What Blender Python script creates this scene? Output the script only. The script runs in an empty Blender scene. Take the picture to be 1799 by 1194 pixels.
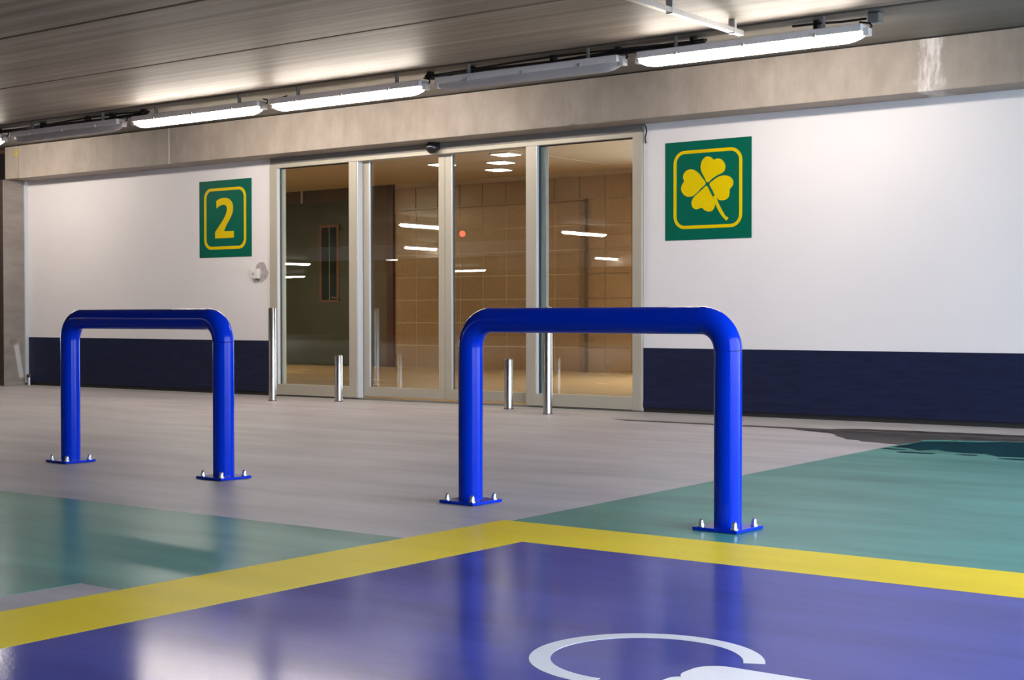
import bpy, bmesh, math, random
from mathutils import Vector, Matrix
random.seed(7)
S = bpy.context.scene
C = S.collection
PI = math.pi

# ------------------------------------------------------------------ camera
F_PX, YAW, PITCH, ROLL = 2594.1, 0.644587885, -0.0153055194, -0.00101649238
EYE = Vector((0, 0, 0.872))
fw = Vector((-math.sin(YAW)*math.cos(PITCH), math.cos(YAW)*math.cos(PITCH), math.sin(PITCH)))
rt0 = Vector((math.cos(YAW), math.sin(YAW), 0)); up0 = rt0.cross(fw)
rt = rt0*math.cos(ROLL)+up0*math.sin(ROLL); up = -rt0*math.sin(ROLL)+up0*math.cos(ROLL)
cd = bpy.data.cameras.new('camera'); cam = bpy.data.objects.new('camera', cd); C.objects.link(cam)
cd.sensor_fit = 'HORIZONTAL'; cd.sensor_width = 36; cd.lens = F_PX*36/1799
cd.clip_end = 200
M = Matrix.Identity(4)
for i in range(3):
    M[i][0] = rt[i]; M[i][1] = up[i]; M[i][2] = -fw[i]; M[i][3] = EYE[i]
cam.matrix_world = M
S.camera = cam

# ------------------------------------------------------------------ light
W = bpy.data.worlds.new('daylight'); S.world = W; W.use_nodes = True
bg = W.node_tree.nodes['Background']
bg.inputs[0].default_value = (0.74, 0.84, 1.0, 1)      # pale overcast sky beyond the open side of the garage
bg.inputs[1].default_value = 10.0
LAMP = 55.0                                            # fluorescent diffusers
S.view_settings.view_transform = 'Standard'; S.view_settings.look = 'None'
S.view_settings.gamma = 1; S.view_settings.use_curve_mapping = False
S.view_settings.exposure = 0.25

# ------------------------------------------------------------------ materials
def nt(name):
    m = bpy.data.materials.new(name); m.use_nodes = True
    n = m.node_tree; b = n.nodes['Principled BSDF']; return m, n, b
def node(n, typ, **kw):
    x = n.nodes.new(typ)
    for k, v in kw.items():
        if k.startswith('i_'):
            key = k[2:]; key = int(key) if key.isdigit() else key.replace('_', ' ')
            x.inputs[key].default_value = v
        else: setattr(x, k, v)
    return x
def coords(n, scale=(1, 1, 1), world=True):
    if world:
        g = node(n, 'ShaderNodeNewGeometry'); src = g.outputs['Position']
    else:
        g = node(n, 'ShaderNodeTexCoord'); src = g.outputs['Object']
    mp = node(n, 'ShaderNodeMapping'); mp.inputs['Scale'].default_value = scale
    n.links.new(src, mp.inputs['Vector']); return mp.outputs[0]
def noise(n, vec, scale, detail=4, rough=.55):
    x = node(n, 'ShaderNodeTexNoise'); x.inputs['Scale'].default_value = scale
    x.inputs['Detail'].default_value = detail; x.inputs['Roughness'].default_value = rough
    n.links.new(vec, x.inputs['Vector']); return x.outputs['Fac']
def ramp(n, fac, stops):
    r = node(n, 'ShaderNodeValToRGB'); e = r.color_ramp.elements
    while len(e) < len(stops): e.new(.5)
    for el, (p, c) in zip(e, stops): el.position = p; el.color = (*c, 1) if len(c) == 3 else c
    n.links.new(fac, r.inputs[0]); return r.outputs[0]
def mix(n, a, b, fac, mode='MIX'):
    x = node(n, 'ShaderNodeMix', data_type='RGBA', blend_type=mode)
    for sock, v in ((x.inputs[0], fac), (x.inputs[6], a), (x.inputs[7], b)):
        if hasattr(v, 'links'): n.links.new(v, sock)
        elif isinstance(v, (int, float)): sock.default_value = v
        else: sock.default_value = (*v, 1)
    return x.outputs[2]
def bump(n, b, h, strength=.1, dist=.01):
    x = node(n, 'ShaderNodeBump'); x.inputs['Strength'].default_value = strength; x.inputs['Distance'].default_value = dist
    n.links.new(h, x.inputs['Height']); n.links.new(x.outputs[0], b.inputs['Normal'])
def plain(name, col, rough=.5, metal=0., var=.06, scale=6, spec=.5, coat=0., bmp=0.):
    m, n, b = nt(name)
    f = noise(n, coords(n), scale)
    lo = tuple(c*(1-var) for c in col); hi = tuple(min(1, c*(1+var)) for c in col)
    n.links.new(ramp(n, f, [(.3, lo), (.7, hi)]), b.inputs['Base Color'])
    b.inputs['Roughness'].default_value = rough; b.inputs['Metallic'].default_value = metal
    b.inputs['Specular IOR Level'].default_value = spec; b.inputs['Coat Weight'].default_value = coat
    if bmp: bump(n, b, noise(n, coords(n), 60), bmp, .004)
    return m
def concrete(name, lo, hi, stretch, rough=.6, bmp=.15, scale=2.0, extra=None):
    m, n, b = nt(name)
    v = coords(n, stretch)
    f1 = noise(n, v, scale, 6, .65); f2 = noise(n, coords(n), .9, 3)
    c = ramp(n, f1, [(.3, lo), (.7, hi)])
    c = mix(n, c, (.82, .80, .78), ramp(n, f2, [(.35, (.75,)*3), (.65, (0.,)*3)]), 'MULTIPLY')
    if extra: c = extra(n, c)
    n.links.new(c, b.inputs['Base Color'])
    b.inputs['Roughness'].default_value = rough
    bump(n, b, f1, bmp, .006)
    return m
def math_(n, op, a, b=None, clamp=False):
    x = node(n, 'ShaderNodeMath', operation=op, use_clamp=clamp)
    for i, v in enumerate((a, b)):
        if v is None: continue
        if hasattr(v, 'links'): n.links.new(v, x.inputs[i])
        else: x.inputs[i].default_value = v
    return x.outputs[0]
def band(n, sock, centre, half, soft):
    d = math_(n, 'ABSOLUTE', math_(n, 'SUBTRACT', sock, centre))
    x = node(n, 'ShaderNodeMapRange', interpolation_type='SMOOTHSTEP')
    n.links.new(d, x.inputs[0])
    x.inputs[1].default_value = half; x.inputs[2].default_value = half+soft
    x.inputs[3].default_value = 1; x.inputs[4].default_value = 0
    return x.outputs[0]
def beam_stains(n, c):
    g = node(n, 'ShaderNodeNewGeometry'); s = node(n, 'ShaderNodeSeparateXYZ'); n.links.new(g.outputs['Position'], s.inputs[0])
    v = coords(n, (9, 1, 2.2)); w = noise(n, v, 2.5, 6, .7)
    wob = math_(n, 'ADD', s.outputs[0], math_(n, 'MULTIPLY', math_(n, 'SUBTRACT', noise(n, coords(n), 5), .5), .25))
    lime = math_(n, 'MULTIPLY', band(n, wob, -4.37, .045, .07), ramp(n, w, [(.38, (.15,)*3), (.6, (1,)*3)]))
    c = mix(n, c, (.75, .70, .68), math_(n, 'MULTIPLY', lime, .8))
    drip = band(n, s.outputs[0], -13.42, .006, .012)
    c = mix(n, c, (.7, .66, .62), math_(n, 'MULTIPLY', drip, .6))
    vs = noise(n, coords(n, (14, 1, .6)), 1.4, 5, .7)
    return mix(n, c, (.86, .83, .79), ramp(n, vs, [(.35, (.35,)*3), (.6, (0.,)*3)]), 'MULTIPLY')
def column_stains(n, c):
    g = node(n, 'ShaderNodeNewGeometry'); s = node(n, 'ShaderNodeSeparateXYZ'); n.links.new(g.outputs['Position'], s.inputs[0])
    z = band(n, s.outputs[2], .32, .2, .05); y = band(n, math_(n, 'ADD', s.outputs[1], math_(n, 'MULTIPLY', s.outputs[2], .18)), 11.52, .02, .03)
    c = mix(n, c, (.72, .68, .68), math_(n, 'MULTIPLY', math_(n, 'MULTIPLY', z, y), .6))
    z2 = band(n, s.outputs[2], .56, .02, .04); y2 = band(n, s.outputs[1], 11.38, .04, .04)
    return mix(n, c, (.17, .12, .09), math_(n, 'MULTIPLY', math_(n, 'MULTIPLY', z2, y2), .6))
m_beam = concrete('beam_concrete', (.29, .245, .210), (.38, .326, .283), (1.6, 1.6, 1.0), .62, .12, 3.2, beam_stains)
m_ceil = concrete('plank_concrete', (.12, .096, .078), (.36, .30, .25), (.10, 5, 5), .55, .25, 1.5)
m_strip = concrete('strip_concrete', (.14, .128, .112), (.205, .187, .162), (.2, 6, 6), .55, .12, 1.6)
m_col = concrete('column_concrete', (.22, .188, .158), (.31, .268, .232), (1, 1, 3), .65, .15, 2.5, column_stains)
m_dim = concrete('dark_concrete', (.10, .09, .08), (.16, .145, .13), (1, 1, 1), .8, .1, 1)
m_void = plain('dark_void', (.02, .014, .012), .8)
m_white = plain('white_wall_paint', (.72, .69, .695), .55, var=.02, scale=1.2)
def navy():
    m, n, b = nt('navy_wall_paint')
    f = noise(n, coords(n, (1.5, 1, 10)), 3, 5, .7)
    sc = noise(n, coords(n, (1.2, 1, 30)), 4, 5, .8)
    c = ramp(n, f, [(.3, (.006, .009, .027)), (.7, (.012, .017, .054))])
    c = mix(n, c, (.10, .11, .15), ramp(n, sc, [(.66, (0,)*3), (.78, (.6,)*3)]))
    n.links.new(c, b.inputs['Base Color']); b.inputs['Roughness'].default_value = .45; b.inputs['Specular IOR Level'].default_value = .25
    bump(n, b, f, .05, .004); return m
m_navy = navy()
m_gasket = plain('dark_teal_gasket', (.010, .026, .030), .4)
m_black = plain('black_rubber', (.012, .012, .013), .6)
m_blackp = plain('black_plastic', (.012, .012, .014), .25)
m_cable = plain('cable_sheath', (.015, .014, .016), .5)
m_alu = plain('anodised_frame', (.41, .375, .305), .42, 0.15, .03, 3)
m_alu_dark = plain('dark_grey_metal', (.20, .19, .18), .5, .3, .04, 3)
m_alu_edge = plain('bright_frame_edge', (.60, .62, .65), .35, .2, .02, 3)
m_steel = plain('brushed_steel', (.48, .465, .45), .27, 1.0, .05, 20)
m_galv = plain('galvanised_steel', (.62, .62, .62), .35, .85, .1, 40)
m_bolt = plain('zinc_bolt', (.55, .55, .56), .3, .9, .05, 30)
m_blue = plain('blue_gloss_paint', (.0006, .024, .43), .13, 0, .04, 3, .12, 0)
m_house = plain('lamp_housing', (.66, .63, .62), .45)
m_dull = plain('unlit_diffuser', (.42, .40, .40), .22, var=.04)
m_cap = plain('lamp_end_cap', (.62, .59, .56), .4)
m_sign = plain('sign_green', (.0005, .105, .066), .45, var=.03, spec=.08)
m_yel = plain('sign_yellow', (.66, .48, .0005), .45, var=.03, spec=.08)
m_box = plain('white_box_plastic', (.68, .64, .60), .4)
m_plaster = plain('bare_plaster', (.38, .34, .33), .9, var=.25, scale=25, bmp=.4)
m_chalk = plain('yellow_chalk', (.55, .42, .03), .8)
m_rust = plain('brown_primer', (.05, .030, .026), .7, var=.3, scale=12)
m_red = None
def emit(name, col, strength):
    m, n, b = nt(name)
    b.inputs['Base Color'].default_value = (.8, .8, .8, 1)
    b.inputs['Emission Color'].default_value = (*col, 1); b.inputs['Emission Strength'].default_value = strength
    return m
m_lit = emit('lit_diffuser', (1, .90, .79), LAMP)
m_fill_panel = emit('unseen_fill_panel', (1, .76, .42), 110)
m_panel_soft = emit('soft_light_panel', (1, .86, .68), 9)
m_red = emit('red_glow', (1, .04, .02), 14)
def glass():
    m, n, b = nt('door_glass'); n.nodes.remove(b)
    t = node(n, 'ShaderNodeBsdfTransparent'); t.inputs[0].default_value = (.86, .90, .88, 1)
    g = node(n, 'ShaderNodeBsdfGlossy'); g.inputs['Roughness'].default_value = .0; g.inputs[0].default_value = (.93, .98, 1, 1)
    fr = node(n, 'ShaderNodeFresnel')
    bf = node(n, 'ShaderNodeNewGeometry').outputs['Backfacing']   # same reflectance entering and leaving the thin pane
    n.links.new(math_(n, 'SUBTRACT', 1.75, math_(n, 'MULTIPLY', bf, 1.75-1/1.75)), fr.inputs[0])
    mx = node(n, 'ShaderNodeMixShader')
    n.links.new(fr.outputs[0], mx.inputs[0]); n.links.new(t.outputs[0], mx.inputs[1]); n.links.new(g.outputs[0], mx.inputs[2])
    n.links.new(mx.outputs[0], n.nodes['Material Output'].inputs[0]); return m
m_glass = glass()
def floor_paint(name, col, rough, var=.12, streak=(.35, 1.6, 1), spec=.5, bmp=.05, scuff=None):
    m, n, b = nt(name)
    f = noise(n, coords(n, streak), 1.7, 6, .62); f2 = noise(n, coords(n), .45, 3)
    lo = tuple(c*(1-var) for c in col); hi = tuple(min(1, c*(1+var)) for c in col)
    c = ramp(n, f, [(.3, lo), (.7, hi)])
    c = mix(n, c, (.85, .84, .84), ramp(n, f2, [(.4, (.5,)*3), (.62, (0.,)*3)]), 'MULTIPLY')
    if scuff:
        s = noise(n, coords(n, (1, 2.2, 1)), 5, 7, .75)
        c = mix(n, c, scuff, ramp(n, s, [(.66, (0,)*3), (.80, (.55,)*3)]))
    n.links.new(c, b.inputs['Base Color'])
    b.inputs['Specular IOR Level'].default_value = 0; b.inputs['Roughness'].default_value = .9
    g = node(n, 'ShaderNodeBsdfGlossy')
    n.links.new(ramp(n, f, [(.3, (rough*.88,)*3), (.7, (rough*1.12,)*3)]), g.inputs['Roughness'])
    bp = node(n, 'ShaderNodeBump'); bp.inputs['Strength'].default_value = bmp; bp.inputs['Distance'].default_value = .0025
    n.links.new(noise(n, coords(n), 70, 2, .6), bp.inputs['Height'])
    n.links.new(bp.outputs[0], g.inputs['Normal'])
    fr = node(n, 'ShaderNodeFresnel'); fr.inputs[0].default_value = 1.45
    mx = node(n, 'ShaderNodeMixShader')
    n.links.new(math_(n, 'MULTIPLY', fr.outputs[0], spec), mx.inputs[0])
    n.links.new(b.outputs[0], mx.inputs[1]); n.links.new(g.outputs[0], mx.inputs[2])
    n.links.new(mx.outputs[0], n.nodes['Material Output'].inputs[0])
    return m
m_floor = floor_paint('grey_floor_coating', (.41, .37, .385), .38, .20, spec=.4, bmp=.04, scuff=(.56, .53, .54))
m_green = floor_paint('green_floor_paint', (.062, .250, .212), .24, .2, spec=.52, bmp=.04)
m_yelf = floor_paint('yellow_floor_paint', (.80, .585, .030), .30, .07, spec=.24, bmp=.03)
m_bay = floor_paint('blue_floor_paint', (.058, .068, .31), .125, .2, spec=.52, bmp=.10, scuff=(.15, .16, .36))
m_mark = floor_paint('white_floor_paint', (.74, .73, .76), .3, .05, spec=.5)
m_wet = plain('wet_green_floor', (.003, .070, .066), .12, var=.3, scale=9)
m_grime = plain('grimy_floor_edge', (.055, .045, .038), .3, var=.6, scale=5)
m_joint = plain('dirty_joint', (.035, .028, .022), .7, var=.4, scale=14)
m_kerb = floor_paint('pale_kerb_concrete', (.34, .31, .29), .5, .12)
def tile_mat():
    m, n, b = nt('brown_stone_tile')
    f = noise(n, coords(n), 55, 5, .75); f2 = noise(n, coords(n), 1.2, 2)
    c = ramp(n, f, [(.3, (.24, .155, .088)), (.7, (.40, .262, .158))])
    c = mix(n, c, (.85, .82, .8), ramp(n, f2, [(.4, (.6,)*3), (.6, (0,)*3)]), 'MULTIPLY')
    n.links.new(c, b.inputs['Base Color']); b.inputs['Roughness'].default_value = .35; return m
m_tile = tile_mat()
m_grout = plain('pale_grout', (.50, .40, .30), .8)
m_lobf = floor_paint('lobby_floor_stone', (.40, .275, .15), .25, .08)
m_lobc = plain('lobby_ceiling_paint', (.55, .45, .33), .6, var=.03)
m_doorw = plain('dark_green_panel', (.040, .046, .038), .45, var=.15, scale=2)
m_wood = plain('reddish_wood_trim', (.13, .05, .028), .5, var=.2, scale=8)
m_maroon = plain('maroon_strip', (.060, .012, .010), .45)
m_brown = plain('dark_brown_wall', (.085, .062, .048), .6, var=.15, scale=3)
m_darkgl = plain('dark_vision_glass', (.006, .014, .016), .08)

# ------------------------------------------------------------------ builders
def bm_box(bm, x0, x1, y0, y1, z0, z1):
    v = [bm.verts.new(p) for p in ((x0,y0,z0),(x1,y0,z0),(x1,y1,z0),(x0,y1,z0),(x0,y0,z1),(x1,y0,z1),(x1,y1,z1),(x0,y1,z1))]
    for f in ((3,2,1,0),(4,5,6,7),(0,1,5,4),(1,2,6,5),(2,3,7,6),(3,0,4,7)): bm.faces.new([v[i] for i in f])
def bm_tube(bm, pts, r, seg=32, cap=True):
    pts = [Vector(p) for p in pts]; rings = []
    for i, p in enumerate(pts):
        a = pts[max(i-1, 0)]; b = pts[min(i+1, len(pts)-1)]; t = (b-a).normalized()
        ref = Vector((0, 1, 0)) if abs(t.y) < .9 else Vector((1, 0, 0))
        u = t.cross(ref).normalized(); w = t.cross(u)
        rr = r[i] if isinstance(r, (list, tuple)) else r
        rings.append([bm.verts.new(p+u*math.cos(2*PI*k/seg)*rr+w*math.sin(2*PI*k/seg)*rr) for k in range(seg)])
    for A, B in zip(rings, rings[1:]):
        for k in range(seg): bm.faces.new((A[k], A[(k+1) % seg], B[(k+1) % seg], B[k]))
    if cap: bm.faces.new(rings[0][::-1]); bm.faces.new(rings[-1])
def bm_prism(bm, pts, n_axis, a0, a1):
    """polygon pts (u,v) extruded along axis: 'y' -> (u,*,v), 'z' -> (u,v,*)"""
    f = (lambda u, v, a: (u, a, v)) if n_axis == 'y' else (lambda u, v, a: (u, v, a))
    A = [bm.verts.new(f(u, v, a0)) for u, v in pts]; B = [bm.verts.new(f(u, v, a1)) for u, v in pts]
    k = len(pts)
    for i in range(k): bm.faces.new((A[i], A[(i+1) % k], B[(i+1) % k], B[i]))
    bm.faces.new(A[::-1]); bm.faces.new(B)
def bm_ring(bm, out, inn, n_axis, a0, a1):
    f = (lambda u, v, a: (u, a, v)) if n_axis == 'y' else (lambda u, v, a: (u, v, a))
    L = [[bm.verts.new(f(u, v, a)) for u, v in P] for P, a in ((out, a0), (inn, a0), (out, a1), (inn, a1))]
    k = len(out)
    for i in range(k):
        j = (i+1) % k
        for A, B in ((0, 1), (1, 3), (3, 2), (2, 0)): bm.faces.new((L[A][i], L[A][j], L[B][j], L[B][i]))
def obj(name, bm, mat, parent=None, smooth=False, bevel=0, loc=None):
    bmesh.ops.recalc_face_normals(bm, faces=bm.faces)
    if bevel:
        es = [e for e in bm.edges if len(e.link_faces) == 2 and e.calc_face_angle(0) > .6]
        bmesh.ops.bevel(bm, geom=es, offset=bevel, segments=2, affect='EDGES', profile=.6)
    me = bpy.data.meshes.new(name); bm.to_mesh(me); bm.free(); me.materials.append(mat)
    if smooth:
        for p in me.polygons: p.use_smooth = True
        me.set_sharp_from_angle(angle=math.radians(40))
    o = bpy.data.objects.new(name, me); C.objects.link(o)
    if parent: o.parent = parent
    if loc: o.location = loc
    return o
def box(name, b, mat, parent=None, bevel=0):
    """box from world (or parent-local) bounds; the origin sits at the base centre"""
    x0, x1, y0, y1, z0, z1 = b; cx, cy = (x0+x1)/2, (y0+y1)/2
    bm = bmesh.new(); bm_box(bm, x0-cx, x1-cx, y0-cy, y1-cy, 0, z1-z0)
    return obj(name, bm, mat, parent, bevel=bevel, loc=(cx, cy, z0))
def tube(name, pts, r, mat, parent=None, seg=32):
    bm = bmesh.new(); bm_tube(bm, pts, r, seg); return obj(name, bm, mat, parent, smooth=True)
def tag(o, label=None, cat=None, group=None, kind=None):
    for k, v in (('label', label), ('category', cat), ('group', group), ('kind', kind)):
        if v: o[k] = v
    return o
def thing(name, label, cat, loc=(0, 0, 0), rz=0, group=None, kind=None):
    o = bpy.data.objects.new(name, None); o.empty_display_size = .1; C.objects.link(o)
    o.location = loc; o.rotation_euler = (0, 0, rz); return tag(o, label, cat, group, kind)
def copy_tree(o, parent=None):
    c = o.copy(); C.objects.link(c); c.parent = parent
    for ch in [x for x in bpy.data.objects if x.parent == o]: copy_tree(ch, c)
    return c
def smooth_loop(P, sub=5):
    out = []; n = len(P)
    for i in range(n):
        p0, p1, p2, p3 = (Vector(P[(i+k-1) % n]) for k in range(4))
        for s in range(sub):
            t = s/sub
            q = .5*((2*p1)+(p2-p0)*t+(2*p0-5*p1+4*p2-p3)*t*t+(3*p1-p0-3*p2+p3)*t**3)
            out.append((q.x, q.y))
    return out
def round_rect(x0, x1, y0, y1, r, seg=8):
    o = []
    for cx, cy, a in ((x1-r, y1-r, 0), (x0+r, y1-r, 90), (x0+r, y0+r, 180), (x1-r, y0+r, 270)):
        for k in range(seg+1):
            t = math.radians(a+90*k/seg); o.append((cx+r*math.cos(t), cy+r*math.sin(t)))
    return o

# ------------------------------------------------------------------ structure
YW = 11.60       # front of the white wall
YB = 11.27       # front of the concrete beam
ZB, ZC = 2.645, 3.06
XD0, XD1 = -12.072, -7.205     # door opening
floor = tag(box('floor', (-56, 14, -32, 14.2, -.3, 0), m_floor), 'grey coated garage floor with painted parking marks', 'floor', kind='structure')
def flat(name, pts, mat, h=.002, label=None):
    bm = bmesh.new(); bm_prism(bm, pts, 'z', -.004, h)
    o = obj(name, bm, mat, floor); o.matrix_parent_inverse = floor.matrix_basis.inverted()
    o.matrix_parent_inverse = Matrix.Translation(-Vector(floor.location))
    if label: o['label'] = label
    return o
flat('green_paint', [(-13, 4.40), (-3.84, 4.40), (-3.84, 3.02), (-4.045, 3.02), (-4.045, -4), (-13, -4)], m_green, .0006, 'dark green painted field left of the yellow stripe')
flat('green_paint', [(-3.80, 5.05), (8, 5.05), (8, 10.35), (-3.95, 10.35), (-3.94, 9.5), (-3.87, 7.3)], m_green, .0006, 'pale green painted field right of the yellow stripe')
flat('yellow_stripe', [(-3.84, -4), (-3.41, -4), (-3.41, 4.60), (8, 4.60), (8, 5.05), (-3.84, 5.05)], m_yelf, .0008, 'yellow painted border of the blue bay')
flat('blue_bay', [(-3.41, -4), (8, -4), (8, 4.60), (-3.41, 4.60)], m_bay, .0006, 'glossy blue painted parking bay')
cxw, cyw = -1.985, 3.21
arc = [math.radians(25+k*250/60) for k in range(61)]
ring = [(cxw+.30*math.cos(a), cyw+.30*math.sin(a)) for a in arc]+[(cxw+.245*math.cos(a), cyw+.245*math.sin(a)) for a in reversed(arc)]
flat('wheelchair_symbol_wheel', ring, m_mark, .0013, 'white painted open ring of the wheelchair symbol')
fig = round_rect(-1.835, -1.32, 3.075, 3.255, .07, 6)
flat('wheelchair_symbol_figure', fig, m_mark, .0013, 'white painted torso of the wheelchair symbol')
flat('wheelchair_symbol_figure', round_rect(-1.835, -1.70, 2.70, 3.10, .03, 4), m_mark, .0012, 'white painted leg of the wheelchair symbol')
flat('wheelchair_symbol_head', [(-1.17+.09*math.cos(2*PI*k/24), 3.165+.09*math.sin(2*PI*k/24)) for k in range(24)], m_mark, .0013, 'white painted head of the wheelchair symbol')
def ragged(pts, amp, step=.09):
    out = []
    for (x0, y0), (x1, y1) in zip(pts, pts[1:]+pts[:1]):
        n = max(1, int(math.hypot(x1-x0, y1-y0)/step))
        for k in range(n):
            t = k/n; out.append((x0+(x1-x0)*t+random.uniform(-amp, amp), y0+(y1-y0)*t+random.uniform(-amp, amp)))
    return out
flat('grime_edge', ragged([(-6.4, 10.60), (-5.0, 10.60), (-4.75, 10.82), (-4.2, 10.88), (-3.5, 10.92), (6, 10.95), (6, 10.42), (-3.3, 10.36), (-3.92, 10.17), (-3.93, 9.66), (-4.16, 9.70), (-4.42, 9.86), (-4.72, 10.25), (-5.2, 10.53)], .022), m_grime, .0012, 'dark wet grime along the kerb')
flat('wet_patch', ragged([(-3.90, 9.46), (-3.93, 9.99), (-3.31, 10.32), (5, 10.38), (5, 9.0), (-2.5, 9.1), (-2.96, 9.22), (-3.08, 9.17), (-3.23, 9.34), (-3.42, 9.29), (-3.58, 9.42), (-3.69, 9.30)], .03), m_wet, .0014, 'dark wet patch on the green paint')
for px_, py_, a_, b_ in ((-3.62, 9.12, .13, .05), (-3.30, 9.16, .08, .03), (-2.9, 9.06, .16, .05), (-3.83, 9.30, .09, .04)):
    flat('wet_patch', ragged([(px_+a_*math.cos(t_), py_+b_*math.sin(t_)) for t_ in [2*PI*q/12 for q in range(12)]], .012), m_wet, .0013)
flat('floor_joint', ragged([(-6.9, 10.62), (-3.4, 10.68), (6, 10.74), (6, 10.60), (-3.4, 10.53), (-6.7, 10.52)], .006), m_joint, .0018, 'dark dirty joint in the floor')
flat('kerb_strip', [(-16.8, 11.30), (-7.0, 11.30), (-7.0, 10.72), (8, 10.98), (8, 11.56), (-16.8, 11.56)], m_kerb, .0010, 'paler concrete strip along the wall foot')

# wall: white panels with a navy foot band, left and right of the door
wall = thing('wall_back', 'white painted wall with navy foot band around the glass door', 'wall', (XD0, YW, 0), kind='structure')
def wloc(b): return (b[0]-XD0, b[1]-XD0, b[2]-YW, b[3]-YW, b[4], b[5])
for x0, x1, zt0, zt1 in ((-16.60, XD0-.003, .622, .614), (XD1+.003, 1.8, .590, .582)):
    box('wall_panel', wloc((x0, x1, YW, YW+.14, .042, 3.06)), m_white, wall)
    bm = bmesh.new(); bm_prism(bm, [(x0-XD0, .05), (x1-XD0, .05), (x1-XD0, zt1), (x0-XD0, zt0)], 'y', -.004, .02)
    obj('foot_band', bm, m_navy, wall)['label'] = 'navy painted foot band'
    box('foot_rail', wloc((x0, x1, YW-.010, YW+.02, .042, .095)), m_navy, wall, .003)
    box('shadow_gap', wloc((x0, x1, YW+.004, YW+.13, 0, .042)), m_black, wall)
box('wall_panel', wloc((XD0, XD1, YW+.02, YW+.16, 2.665, 3.06)), m_white, wall)
bm = bmesh.new(); bm_prism(bm, smooth_loop([(.105*math.cos(a)*random.uniform(.85, 1.1), .105*math.sin(a)*random.uniform(.9, 1.1)) for a in [2*PI*k/14 for k in range(14)]], 3), 'y', -.004, .01)
obj('plaster_patch', bm, m_plaster, wall, loc=(-12.245-XD0, 0, 1.385))['label'] = 'rough grey unpainted plaster around the white box'

beam = thing('concrete_beam', 'long bare concrete beam above the door and white wall', 'beam', (-12, YB, ZB), kind='structure')
box('beam_section', (-16.32+12, 13.8, 0, .45, 0, ZC-ZB), m_beam, beam, .008)
box('beam_section', (-16.62+12, -16.33+12, .004, .45, .004, ZC-ZB), m_beam, beam, .008)
for k, (a, b_) in enumerate((((-16.42, 2.99), (-16.30, 3.00)), ((-16.42, 2.95), (-16.33, 2.93)), ((-16.40, 3.0), (-16.37, 2.92)), ((-16.34, 3.0), (-16.36, 2.94)))):
    tube('chalk_stroke', [(a[0]+12, -.001, a[1]-ZB), ((a[0]+b_[0])/2+12, -.002, (a[1]+b_[1])/2-ZB+.01), (b_[0]+12, -.001, b_[1]-ZB)], .006, m_chalk, beam, 6)
bm = bmesh.new(); bm_prism(bm, [(-.05, 0), (.045, 0), (.03, .014), (0, .02), (-.03, .013)], 'y', -.012, .05)
obj('broken_edge', bm, m_strip, beam, loc=(-7.77+12, 0, -.004))

col = thing('concrete_column', 'slim bare concrete column at the left end of the white wall', 'column', (-16.66, 11.42, 0), kind='structure')
box('shaft', (-.05, .04, -.175, .18, 0, ZB), m_col, col, .006)
box('corner_guard', (-.10, .034, -.183, -.173, 0, ZB), m_rust, col)
box('base_plinth', (-.05, .055, -.170, .17, 0, .035), m_col, col, .006)
box('edge_trim', (.042, .066, .13, .178, .03, ZB), m_alu_edge, col)
tag(box('wall_left', (-30, -16.73, 11.70, 11.76, 0, 3.06), m_void), 'near-black backing for the dark void left of the concrete column', 'wall', kind='structure')  # darkness of the void is put into this wall's colour
tag(box('wall_far', (-56, -55.7, -32, 13.4, 0, 3.3), m_dim), 'dark concrete wall at the far left end of the garage', 'wall', kind='structure')
tag(box('wall_front', (-56, 2.05, -32, -31.7, 0, 3.3), m_dim), 'dark concrete wall behind the camera', 'wall', kind='structure')
box_r = tag(box('wall_right', (1.8, 2.05, -32, .8, 0, 3.06), m_dim), 'dark concrete wall on the right behind the camera', 'wall', kind='structure')
for k, yy in enumerate((-9.95, -19.6)):
    tag(box('concrete_beam', (-33, 1.8, yy-.3, yy, 2.62, 3.06), m_beam, bevel=.008), ('nearer' if k == 0 else 'farther')+' bare concrete beam across the garage behind the camera', 'beam', kind='structure')

ceil = thing('ceiling', 'garage ceiling of long bare concrete planks', 'ceiling', (-12, 9, ZC), kind='structure')
box('slab', (-44.2, 13.8, -41, 4.8, .05, .27), m_dim, ceil)
edges = [9.930, 8.385, 6.885]+[6.885-1.5*k for k in range(1, 26)]
for i, (y1, y0) in enumerate(zip(edges, edges[1:])):
    g0 = .016 if i == 1 else .007; g1 = .016 if i == 2 else .007
    o = box('ceiling_plank', (-44, 13.8, y0-9+g0, y1-9-g1, 0, .05), m_ceil, ceil, .012)
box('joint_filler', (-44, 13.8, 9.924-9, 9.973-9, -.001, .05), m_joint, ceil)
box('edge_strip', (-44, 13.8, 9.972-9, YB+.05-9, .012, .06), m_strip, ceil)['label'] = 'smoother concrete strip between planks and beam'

# ------------------------------------------------------------------ sliding glass door
door = thing('door_1', 'beige metal framed sliding glass door with four panes', 'door', (-9.62, 11.56, 0), kind='structure')
def dl(b): return (b[0]+9.62, b[1]+9.62, b[2]-11.56, b[3]-11.56, b[4], b[5])
YF = 11.56; ZT = 2.53
def dbox(name, b, mat, par=door, bevel=.003): return box(name, dl(b), mat, par, bevel)
dbox('jamb', (XD0, -11.956, YF, YF+.14, .012, 2.572), m_alu)
dbox('jamb', (-7.300, XD1, YF, YF+.14, .012, 2.572), m_alu)
dbox('header_rail', (-11.956, -7.300, YF, YF+.14, ZT, 2.572), m_alu)
dbox('header_shade_band', (XD0, XD1, YF+.012, YF+.15, 2.573, 2.664), m_alu_dark)  # shaded upper part of the beige header, shade put into a darker metal
dbox('sill_track', (XD0, XD1, YF+.02, YF+.17, 0, .012), m_alu_dark)
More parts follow.
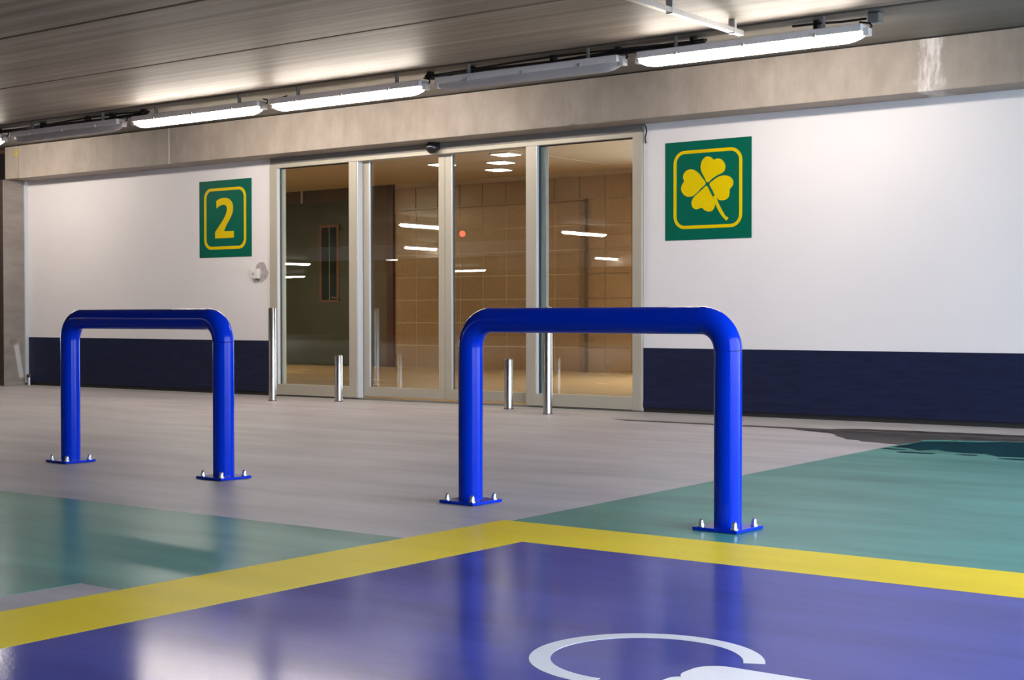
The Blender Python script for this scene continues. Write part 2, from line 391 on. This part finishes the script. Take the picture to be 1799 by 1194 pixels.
for x0, x1, sl, sr in ((-11.956, -10.759, 0, .108), (-8.520, -7.300, .117, 0)):
    f = dbox('fixed_panel_rail', (x0+sl, x1-sr, YF+.002, YF+.10, .018, .135), m_alu)
    f['label'] = 'bottom rail of a fixed side pane'
    if sr: dbox('fixed_panel_stile', (x1-sr, x1, YF, YF+.085, .018, ZT), m_alu)
    if sl: dbox('fixed_panel_stile', (x0, x0+sl, YF, YF+.085, .018, ZT), m_alu)
    gx0, gx1 = x0+sl, x1-sr
    dbox('glazing_gasket', (gx0, gx0+.020, YF+.040, YF+.058, .135, ZT), m_gasket, bevel=0)
    dbox('glazing_bead', (gx0, gx0+.010, YF+.004, YF+.040, .135, ZT), m_alu_edge, bevel=0)
    dbox('glazing_gasket', (gx0+.012, gx1, YF+.055, YF+.06, ZT-.010, ZT), m_black, bevel=0)
    dbox('glass_pane', (gx0, gx1, YF+.060, YF+.068, .12, ZT+.005), m_glass, bevel=0)
dbox('stile_cover', (-10.7585, -10.742, YF+.01, YF+.085, .018, ZT), m_alu_edge, bevel=.002)
for x0, x1 in ((-10.76, -9.617), (-9.613, -8.345)):
    f = dbox('leaf_bottom_rail', (x0, x1, YF+.092, YF+.135, .035, .135), m_alu)
    for a, b_ in (((x0, x0+.10) if x0 < -10 else (x0, x0+.082)), ((x1-.082, x1) if x0 < -10 else (x1-.10, x1))):
        dbox('leaf_stile', (a, b_, YF+.092, YF+.135, .135, ZT), m_alu_edge if b_ > -8.4 else m_alu)  # rightmost stile lighter: sky light on the glass put into its colour
    gx0, gx1 = ((x0+.10, x1-.082) if x0 < -10 else (x0+.082, x1-.10))
    dbox('glazing_gasket', (gx0, gx0+.022, YF+.110, YF+.117, .135, ZT), m_gasket, bevel=0)
    dbox('glazing_bead', (gx0, gx0+.012, YF+.094, YF+.112, .135, ZT), m_alu_edge, bevel=0)
    dbox('glass_pane', (gx0-.005, gx1+.005, YF+.118, YF+.126, .12, ZT), m_glass, bevel=0)

sens = thing('dome_sensor', 'small black dome sensor on the door header above the middle panes', 'sensor', (-9.665, YF, 2.585))
bm = bmesh.new(); bm_tube(bm, [(0, 0, .03), (0, -.02, .03), (0, -.035, .03)], [.065, .065, .055], 24); obj('base', bm, m_blackp, sens, True)
bm = bmesh.new(); bmesh.ops.create_uvsphere(bm, u_segments=24, v_segments=14, radius=.066); obj('lens_dome', bm, m_blackp, sens, True, loc=(0, -.045, .012))

# ------------------------------------------------------------------ lobby behind the glass
YL = 19.5
lob_f = tag(box('floor_lobby', (-22, -6.6, 11.74, YL+.6, -.3, .004), m_lobf), 'tan stone lobby floor behind the glass door', 'floor', kind='structure')
lob_c = tag(box('ceiling_lobby', (-22, -6.6, 11.76, YL+.6, 3.20, 3.4), m_lobc), 'warm beige lobby ceiling behind the glass door', 'ceiling', kind='structure')
o = box('ceiling_seam', (5.02, 5.06, -4.1, 4.1, -.004, .01), m_grout, lob_c)
o.location.z -= 0; o.rotation_euler.z = .0
o.location = (-12.42+14.3, 0, -.004)
tag(box('wall_lobby_side', (-22.2, -22, 11.77, YL+.6, 0, 3.2), m_brown), 'dark brown lobby side wall out of sight to the left', 'wall', kind='structure')
tag(box('wall_lobby_side', (-6.8, -6.6, 11.77, YL+.6, 0, 3.2), m_lobc), 'beige lobby side wall out of sight to the right', 'wall', kind='structure')
bw = thing('wall_lobby', 'brown stone tiled lobby wall behind the glass door', 'wall', (-14.5, YL, 0), kind='structure')
box('wall_core', (-2.75, 3.6, .003, .6, 0, 3.2), m_grout, bw)
# recess: tiles stand 9 cm behind the rest between x=-16.7 and -13.13 below 2.89 m
tx, tz = .49, .39
me_tile = None
xs = [-17.22+tx*k for k in range(0, 13)]; zs = [0.004+tz*k for k in range(0, 9)]
proud = -13.13
for i in range(len(xs)-1):
    for j in range(len(zs)-1):
        z1 = min(zs[j+1], 3.2)
        if z1-zs[j] < .03: continue
        y0 = 0.0
        front = xs[i] >= -13.31 or zs[j] > 2.70
        if me_tile is None or z1 < zs[j+1]-1e-6:
            t = box("wall_tile", (0, tx-.014, 0, .02, 0, z1-zs[j]-.014), m_tile, bw, .002)
            if me_tile is None: me_tile = t.data
        else:
            t = bpy.data.objects.new('wall_tile', me_tile); C.objects.link(t); t.parent = bw
        t.location = (xs[i]+tx/2+14.5, (-.012 if front else 0)+.01-random.uniform(0, .002), zs[j]+.005)
box('recess_frame', (-13.155+14.5, -13.135+14.5, -.08, .02, 0, 2.755), m_brown, bw)
box('recess_head', (-17.0+14.5, -13.165+14.5, -.06, .02, 2.735, 2.755), m_tile, bw)
lw = thing('wall_lobby_left', 'dark plain lobby wall behind the left panes', 'wall', (-19, YL, 0), kind='structure')
box('wall_face', (-3, 1.64, -.02, .3, 0, 3.2), m_brown, lw)
box('maroon_strip', (1.62, 1.77, -.05, .02, 0, 3.2), m_maroon, lw)
box('dark_panel', (-3, .72, -.06, -.02, 0, 2.97), m_doorw, lw)
box('panel_post', (-1.02+.55, -.98+.55, -.07, -.05, 2.97, 3.2), m_alu_edge, lw)
ld = thing('door_2', 'dark lobby door with a tall narrow window behind the leftmost pane', 'door', (-18.66, YL-.062, 0), kind='structure')
box('door_leaf', (-.52, .5, -.035, 0, .01, 2.45), m_doorw, ld, .004)
for nm, b_ in (('window_frame', (-.30, -.25, -.05, -.03, 1.15, 2.55)), ('window_frame', (.13, .18, -.05, -.03, 1.15, 2.55)), ('window_frame', (-.25, .13, -.05, -.03, 2.50, 2.55)), ('window_frame', (-.25, .13, -.05, -.03, 1.15, 1.19))):
    box(nm, b_, m_wood, ld, .004)
box('vision_pane', (-.25, .13, -.042, -.036, 1.19, 2.50), m_darkgl, ld)
box('vision_bar', (-.06, -.045, -.048, -.041, 1.19, 2.50), m_alu_dark, ld)
tube('door_handle', [(.05, -.04, 1.24), (.05, -.10, 1.24), (.22, -.10, 1.22)], .014, m_steel, ld, 10)
for k, (x, y) in enumerate(((-14.13, 18.45), (-13.44, 17.60), (-12.72, 16.78), (-14.33, 17.3), (-16.6, 13.2), (-10.4, 13.2), (-19.4, 15.6), (-9.3, 17.4), (-14.5, 13.2), (-12.4, 13.2))):
    lab = ['square lobby ceiling light, lowest of the three seen in the third pane', 'square lobby ceiling light, middle of the three seen in the third pane', 'square lobby ceiling light, highest of the three seen in the third pane', 'square lobby ceiling light half hidden by the meeting stiles', 'added unseen fill panel over the left part of the lobby', 'added unseen fill panel over the right part of the lobby', 'added unseen fill panel near the dark left lobby door', 'added unseen fill panel near the right end of the tiled wall', 'added fill panel hidden by the door header, behind the left sliding pane', 'added fill panel hidden by the door header, behind the right sliding pane'][k]
    t = thing('lobby_panel', lab, 'light', (x, y, 3.2), group='square lights in the lobby ceiling')
    w_ = .15 if k < 4 else .42  # larger panels after the first four are added fill light, unseen from the camera
    box('frame', (-w_-.02, w_+.02, -w_-.02, w_+.02, -.015, 0), m_alu, t)
    box('diffuser', (-w_, w_, -w_, w_, -.022, -.014), m_panel_soft if k < 4 else m_fill_panel, t)

# ------------------------------------------------------------------ fluorescent batten lamps
def diffuser_bm(L):
    bm = bmesh.new(); rings = []
    prof = [(-.052, .018), (-.051, .003), (-.046, -.018), (-.034, -.036), (-.018, -.047), (0, -.050), (.018, -.047), (.034, -.036), (.046, -.018), (.051, .003), (.052, .018)]
    for x, s in ((-L/2, .38), (-L/2+.03, .62), (-L/2+.08, .86), (-L/2+.14, 1), (L/2-.14, 1), (L/2-.08, .86), (L/2-.03, .62), (L/2, .38)):
        rings.append([bm.verts.new((x, y*s, .018+(z-.018)*s)) for y, z in prof])
    for A, B in zip(rings, rings[1:]):
        for k in range(len(prof)-1): bm.faces.new((A[k], A[k+1], B[k+1], B[k]))
        bm.faces.new((A[-1], A[0], B[0], B[-1]))
    bm.faces.new(rings[0]); bm.faces.new(rings[-1][::-1])
    return bm
LL = 1.95
def batten(lit, label, loc, rz=0, group=None, L=LL):
    t = thing('fluorescent_lamp', label, 'lamp', loc, rz, group)
    obj('diffuser', diffuser_bm(L-.05), m_lit if lit else m_dull, t, True)
    box('housing', (-L/2+.03, L/2-.03, -.070, .070, .017, .072), m_house, t, .008)
    for s in (-1, 1):
        box('end_cap', (s*(L/2-.012)-.022, s*(L/2-.012)+.022, -.034, .034, -.012, .045), m_cap, t, .006)
        box('hanger', (s*L*.32-.006, s*L*.32+.006, -.02, .02, .050, .172), m_alu_dark, t)
    for k in (-.30, 0, .30):
        box('clip', (L*k-.012, L*k+.012, -.084, -.060, .008, .036), m_galv, t, .003)
    return t
LZ, LY = 2.90, 10.03
GR = 'row of fluorescent lamps along the beam'
rows = [(-15.75, True, 'lit fluorescent lamp cut off by the left edge of the picture'),
        (-13.64, False, 'unlit fluorescent lamp above the left end of the white wall'),
        (-11.515, True, 'lit fluorescent lamp above the figure 2 sign'),
        (-9.455, True, 'lit fluorescent lamp above the left half of the glass door'),
        (-7.385, False, 'unlit fluorescent lamp above the right half of the glass door'),
        (-5.31, True, 'lit fluorescent lamp above the clover sign')]
for x, lit, lab in rows:
    t = batten(lit, lab, (x, LY, LZ), 0, GR)
    for sx in ((-1, 1) if x < -5.5 else (-1, 1)):
        xe = sx*(LL/2-.01)
        tube('lead_cable', [(xe, .01, .03), (xe+sx*.02, .03, .06), (xe-sx*.01, .06, .09), (xe-sx*.10, .090, .112)], .007, m_black, t, 8)
GB = 'fluorescent lamps behind the camera'
back = [(-21.1, -1.6, 90), (-27.85, -9.5, 90), (-33.7, -14.0, 90), (-39.6, -15.8, 90), (-28.7, -12.2, 90), (-19.9, -6.1, 90),
        (-23.75, -12.3, 90), (-27.7, -19.2, 90), (-22.0, -11.3, 0), (-52.3, -28.3, 0), (-39.5, -26.1, 0)]
for x, y, a in back: batten(True, 'lit fluorescent lamp on the ceiling behind the camera', (x, y, 2.88), math.radians(a), GB)
for x, y in ((-22.14, -3.45), (-21.38, -3.18)):
    t = thing('red_light_ball', 'small red glowing ball on a stem behind the camera', 'lamp', (x, y, 2.80), group='red lights behind the camera')
    bm = bmesh.new(); bmesh.ops.create_uvsphere(bm, u_segments=12, v_segments=8, radius=.07); obj('bulb', bm, m_red, t, True)  # stands in for a red light mirrored in the door glass
    tube('stem', [(0, 0, .06), (0, 0, .26)], .012, m_black, t, 8)

# cables and rail under the ceiling
cab = thing('cable_bundle', 'black cable bundle clamped to the ceiling above the unlit lamps', 'cable', (-10, 10.16, 3.03))
def cable(pts, r=.010): tube('cable', [(x+10, y-10.16, z-3.03) for x, y, z in pts], r, m_cable, cab, 8)
for k, (dy, dz, r) in enumerate(((0, 0, .015), (.026, .010, .012), (-.012, .024, .010))):
    for xa, xb in ((-15.3, -12.45), (-8.6, -5.75)):
        pts = []; n_ = 22
        for q in range(n_+1):
            x = xa+(xb-xa)*q/n_
            pts.append((x, 10.16+dy+.006*math.sin(x*3+k), 3.022+dz+.012*math.sin(x*2.1+k*2)*(1 if k else .6)+(.004 if q in (0, n_) else 0)))
        cable(pts, r)
cable([(-5.0, 10.165, 3.055), (-4.8, 10.16, 3.05), (-4.6, 10.16, 3.04), (-4.41, 10.16, 3.04)], .009)
for x in (-15.1, -14.25, -13.45, -13.02, -12.5, -8.55, -8.07, -7.2, -6.55, -5.85, -4.8):
    box('cable_clamp', (x+10-.018, x+10+.018, -.030, .040, -.028, .040), m_blackp, cab, .004)
jb = thing('junction_box', 'small dark junction box at the right end of the lamp row', 'box', (-4.34, 10.16, 3.0))
box('body', (-.045, .045, -.04, .04, -.005, .071), m_alu_dark, jb, .006)
box('lid', (-.040, .040, -.048, -.040, 0, .066), m_alu_dark, jb, .004)

rail = thing('ceiling_rail', 'galvanised steel rail hanging under the ceiling towards the clover sign lamp', 'rail', (-5.25, 9.82, 2.98))
bm = bmesh.new()
bm_prism(bm, [(-.022, -.018), (.022, -.018), (.022, .018), (.018, .018), (.018, -.013), (-.018, -.013), (-.018, .018), (-.022, .018)], 'y', -5.5, 0)
obj('channel', bm, m_galv, rail)
for y in (-.13, -1.02, -2.2, -3.4, -4.6):
    h = box('hanger', (-.026, .026, y-.016, y+.016, -.024, .080), m_galv, rail, .003)
    tube('hanger_bolt', [(0, y, .02), (0, y, .082)], .010, m_bolt, rail, 8)

# ------------------------------------------------------------------ signs
def sign(name, label, cx):
    t = thing(name, label, 'sign', (cx, YW, 2.01))
    box('panel', (-.4375, .4375, -.006, 0, -.4425, .4425), m_sign, t, .001)
    return t
def plate(name, pts, par, y=-.0085):
    bm = bmesh.new(); bm_prism(bm, pts, 'y', y, -.005); return obj(name, bm, m_yel, par)
s1 = sign('number_sign', 'green sign with a yellow figure 2 on the left wall', -12.838)
bm = bmesh.new(); bm_ring(bm, round_rect(-.352, .352, -.352, .354, .115), round_rect(-.315, .315, -.318, .322, .085), 'y', -.0085, -.005)
obj('border', bm, m_yel, s1)
two = [(-.145,.204),(-.092,.229),(-.021,.238),(.058,.227),(.115,.185),(.137,.125),(.122,.053),(.075,-.017),(.018,-.086),(-.015,-.146)]
def open_smooth(P, sub=4):
    P = [Vector(p) for p in P]; out = []
    for i in range(len(P)-1):
        p0, p1, p2, p3 = P[max(i-1, 0)], P[i], P[i+1], P[min(i+2, len(P)-1)]
        for s in range(sub):
            t = s/sub; q = .5*((2*p1)+(p2-p0)*t+(2*p0-5*p1+4*p2-p3)*t*t+(3*p1-p0-3*p2+p3)*t**3); out.append((q.x, q.y))
    return out+[tuple(P[-1])]
inner2 = [(-.166,-.152),(-.086,-.071),(-.022,-.005),(.020,.056),(.036,.110),(.017,.148),(-.030,.159),(-.092,.147),(-.138,.122)]
plate('digit', open_smooth(two)+[(.147,-.148),(.147,-.223),(-.166,-.223)]+open_smooth(inner2), s1)
s2 = sign('clover_sign', 'green sign with a yellow four leaf clover on the right wall', -6.532)
dx = -.063
bm = bmesh.new(); bm_ring(bm, round_rect(-.348, .348, -.344, .360, .115), round_rect(-.318, .318, -.315, .331, .085), 'y', -.0085, -.005)
obj('border', bm, m_yel, s2)
leaves = [[(.063,.063),(.029,.117),(.002,.165),(-.006,.212),(.008,.258),(.040,.289),(.072,.294),(.104,.282),(.127,.262),(.157,.269),(.193,.265),(.225,.24),(.243,.202),(.236,.16),(.209,.139),(.157,.119),(.110,.094)],
 [(.045,.055),(.008,.109),(-.024,.148),(-.067,.179),(-.105,.19),(-.148,.182),(-.181,.152),(-.186,.115),(-.176,.086),(-.199,.054),(-.206,.012),(-.186,-.027),(-.143,-.053),(-.089,-.051),(-.04,-.02),(-.003,.015)],
 [(.085,.048),(.125,.079),(.178,.108),(.236,.116),(.288,.102),(.319,.068),(.319,.026),(.288,-.009),(.285,-.046),(.272,-.083),(.231,-.102),(.183,-.097),(.146,-.067),(.115,-.009)],
 [(.054,.033),(.019,.01),(-.035,-.03),(-.078,-.065),(-.099,-.107),(-.089,-.149),(-.056,-.17),(-.013,-.164),(.008,-.159),(.035,-.183),(.078,-.197),(.115,-.187),(.138,-.15),(.136,-.104),(.104,-.046),(.077,.002)]]
for P in leaves: plate('leaf', smooth_loop([(a+dx, b_) for a, b_ in P], 4), s2)
stem = open_smooth([(.122,-.060),(.136,-.110),(.157,-.161),(.199,-.228),(.236,-.268),(.254,-.283)])+open_smooth([(.275,-.263),(.264,-.251),(.247,-.243),(.212,-.191),(.175,-.124),(.146,-.060)])
plate('stem', [(a+dx, b_) for a, b_ in stem], s2, -.0080)

bx = thing('wall_button', 'small white button box on the wall beside the door under the figure 2 sign', 'box', (-12.315, YW, 1.365))
box('housing', (-.058, .058, -.05, 0, -.055, .055), m_box, bx, .008)
tube('button', [(-.01, -.049, 0), (-.01, -.056, 0)], .018, m_plaster, bx, 14)
tube('cable_entry', [(.02, -.02, -.055), (.02, -.02, -.075)], .014, m_alu_dark, bx, 10)
tag(tube('loose_wire', [(-7.19, YW-.012, 2.64), (-7.16, YW-.035, 2.62), (-7.15, YW-.03, 2.57), (-7.18, YW-.012, 2.52), (-7.175, YW-.008, 2.47)], .006, m_cable, None, 8), 'short dark loose wire at the top right corner of the door', 'wire')
pv = thing('floor_valve', 'tiny metal pipe stub at the foot of the concrete column', 'pipe', (-16.50, 11.53, 0))
tube('stub', [(0, 0, 0), (0, 0, .10)], .022, m_galv, pv, 12)
tube('cap', [(0, 0, .10), (0, 0, .13), (0, 0, .145)], [.03, .03, .02], m_rust, pv, 12)

# ------------------------------------------------------------------ bollards
def bollard(label, x, y, h, hole, group):
    t = thing('steel_bollard', label, 'bollard', (x, y, 0), group=group)
    bm = bmesh.new(); bm_tube(bm, [(0, 0, 0), (0, 0, h-.012), (0, 0, h-.004), (0, 0, h-.004)], [.041, .041, .038, .001], 28, False); obj('post', bm, m_steel, t, True)
    bm = bmesh.new(); bm_tube(bm, [(0, 0, h-.004), (0, 0, h), (0, 0, h+.0005)], [.035, .034, .001], 24, True); obj('top_cap', bm, m_steel, t, True)
    tube('foot_seal', [(0, 0, .0005), (0, 0, .006)], .046, m_joint, t, 24)
    for z in hole:
        bm = bmesh.new(); bmesh.ops.create_uvsphere(bm, u_segments=10, v_segments=6, radius=.008)
        a = math.radians(205); obj('screw', bm, m_black, t, True, loc=(.0385*math.cos(a), .0385*math.sin(a), z))
    return t
GS = 'stainless steel bollards before the glass door'
bollard('tall steel bollard at the left end of the glass door', -11.319, 10.874, .975, (), GS)
bollard('short steel bollard before the left fixed pane', -10.684, 11.206, .480, (.24,), GS)
bollard('short steel bollard seen through the right blue hoop barrier, before the third pane', -8.478, 11.225, .478, (.40, .45), GS)
bollard('tall steel bollard behind the top rail of the right blue hoop barrier', -7.744, 10.836, .965, (), GS)

# ------------------------------------------------------------------ hoop barriers
def barrier(label, A, B, H):
    A = Vector((*A, 0)); B = Vector((*B, 0)); d = B-A; w = d.length; ang = math.atan2(d.y, d.x)
    t = thing('hoop_barrier', label, 'barrier', tuple((A+B)/2), ang, 'blue tubular hoop barriers')
    r = .0575; zc = H-r; rb = .125; zp = .014
    for s in (-1, 1):
        x = s*w/2
        tube('post', [(x, 0, zp), (x, 0, .3), (x, 0, zc-rb)], r, m_blue, t, 48)
        pts = [(x-s*rb*(1-math.cos(a)), 0, zc-rb+rb*math.sin(a)) for a in [PI/2*k/14 for k in range(15)]]
        tube('elbow', pts, r+.0008, m_blue, t, 48)
        p = box('base_plate', (x-.105, x+.105, -.105, .105, .002, .015), m_blue, t, .0015)
        for bx_ in (-.078, .078):
            for by in (-.078, .078):
                bm = bmesh.new(); bm_tube(bm, [(0, 0, 0), (0, 0, .004)], .016, 16)
                bm_tube(bm, [(0, 0, .004), (0, 0, .015)], .0125, 6)
                bm_tube(bm, [(0, 0, .015), (0, 0, .022), (0, 0, .030), (0, 0, .033)], [.0105, .0105, .007, .001], 12)
                b = obj('bolt', bm, m_bolt, p, True, loc=(bx_, by, .013)); b['label'] = 'zinc anchor bolt'
    tube('rail', [(-w/2+rb, 0, zc), (0, 0, zc), (w/2-rb, 0, zc)], r, m_blue, t, 48)
    return t
barrier('blue hoop barrier on the left before the figure 2 sign', (-7.505, 5.535), (-6.058, 5.455), .921)
barrier('blue hoop barrier on the right, one foot on green paint', (-4.330, 5.435), (-2.930, 5.372), .916)
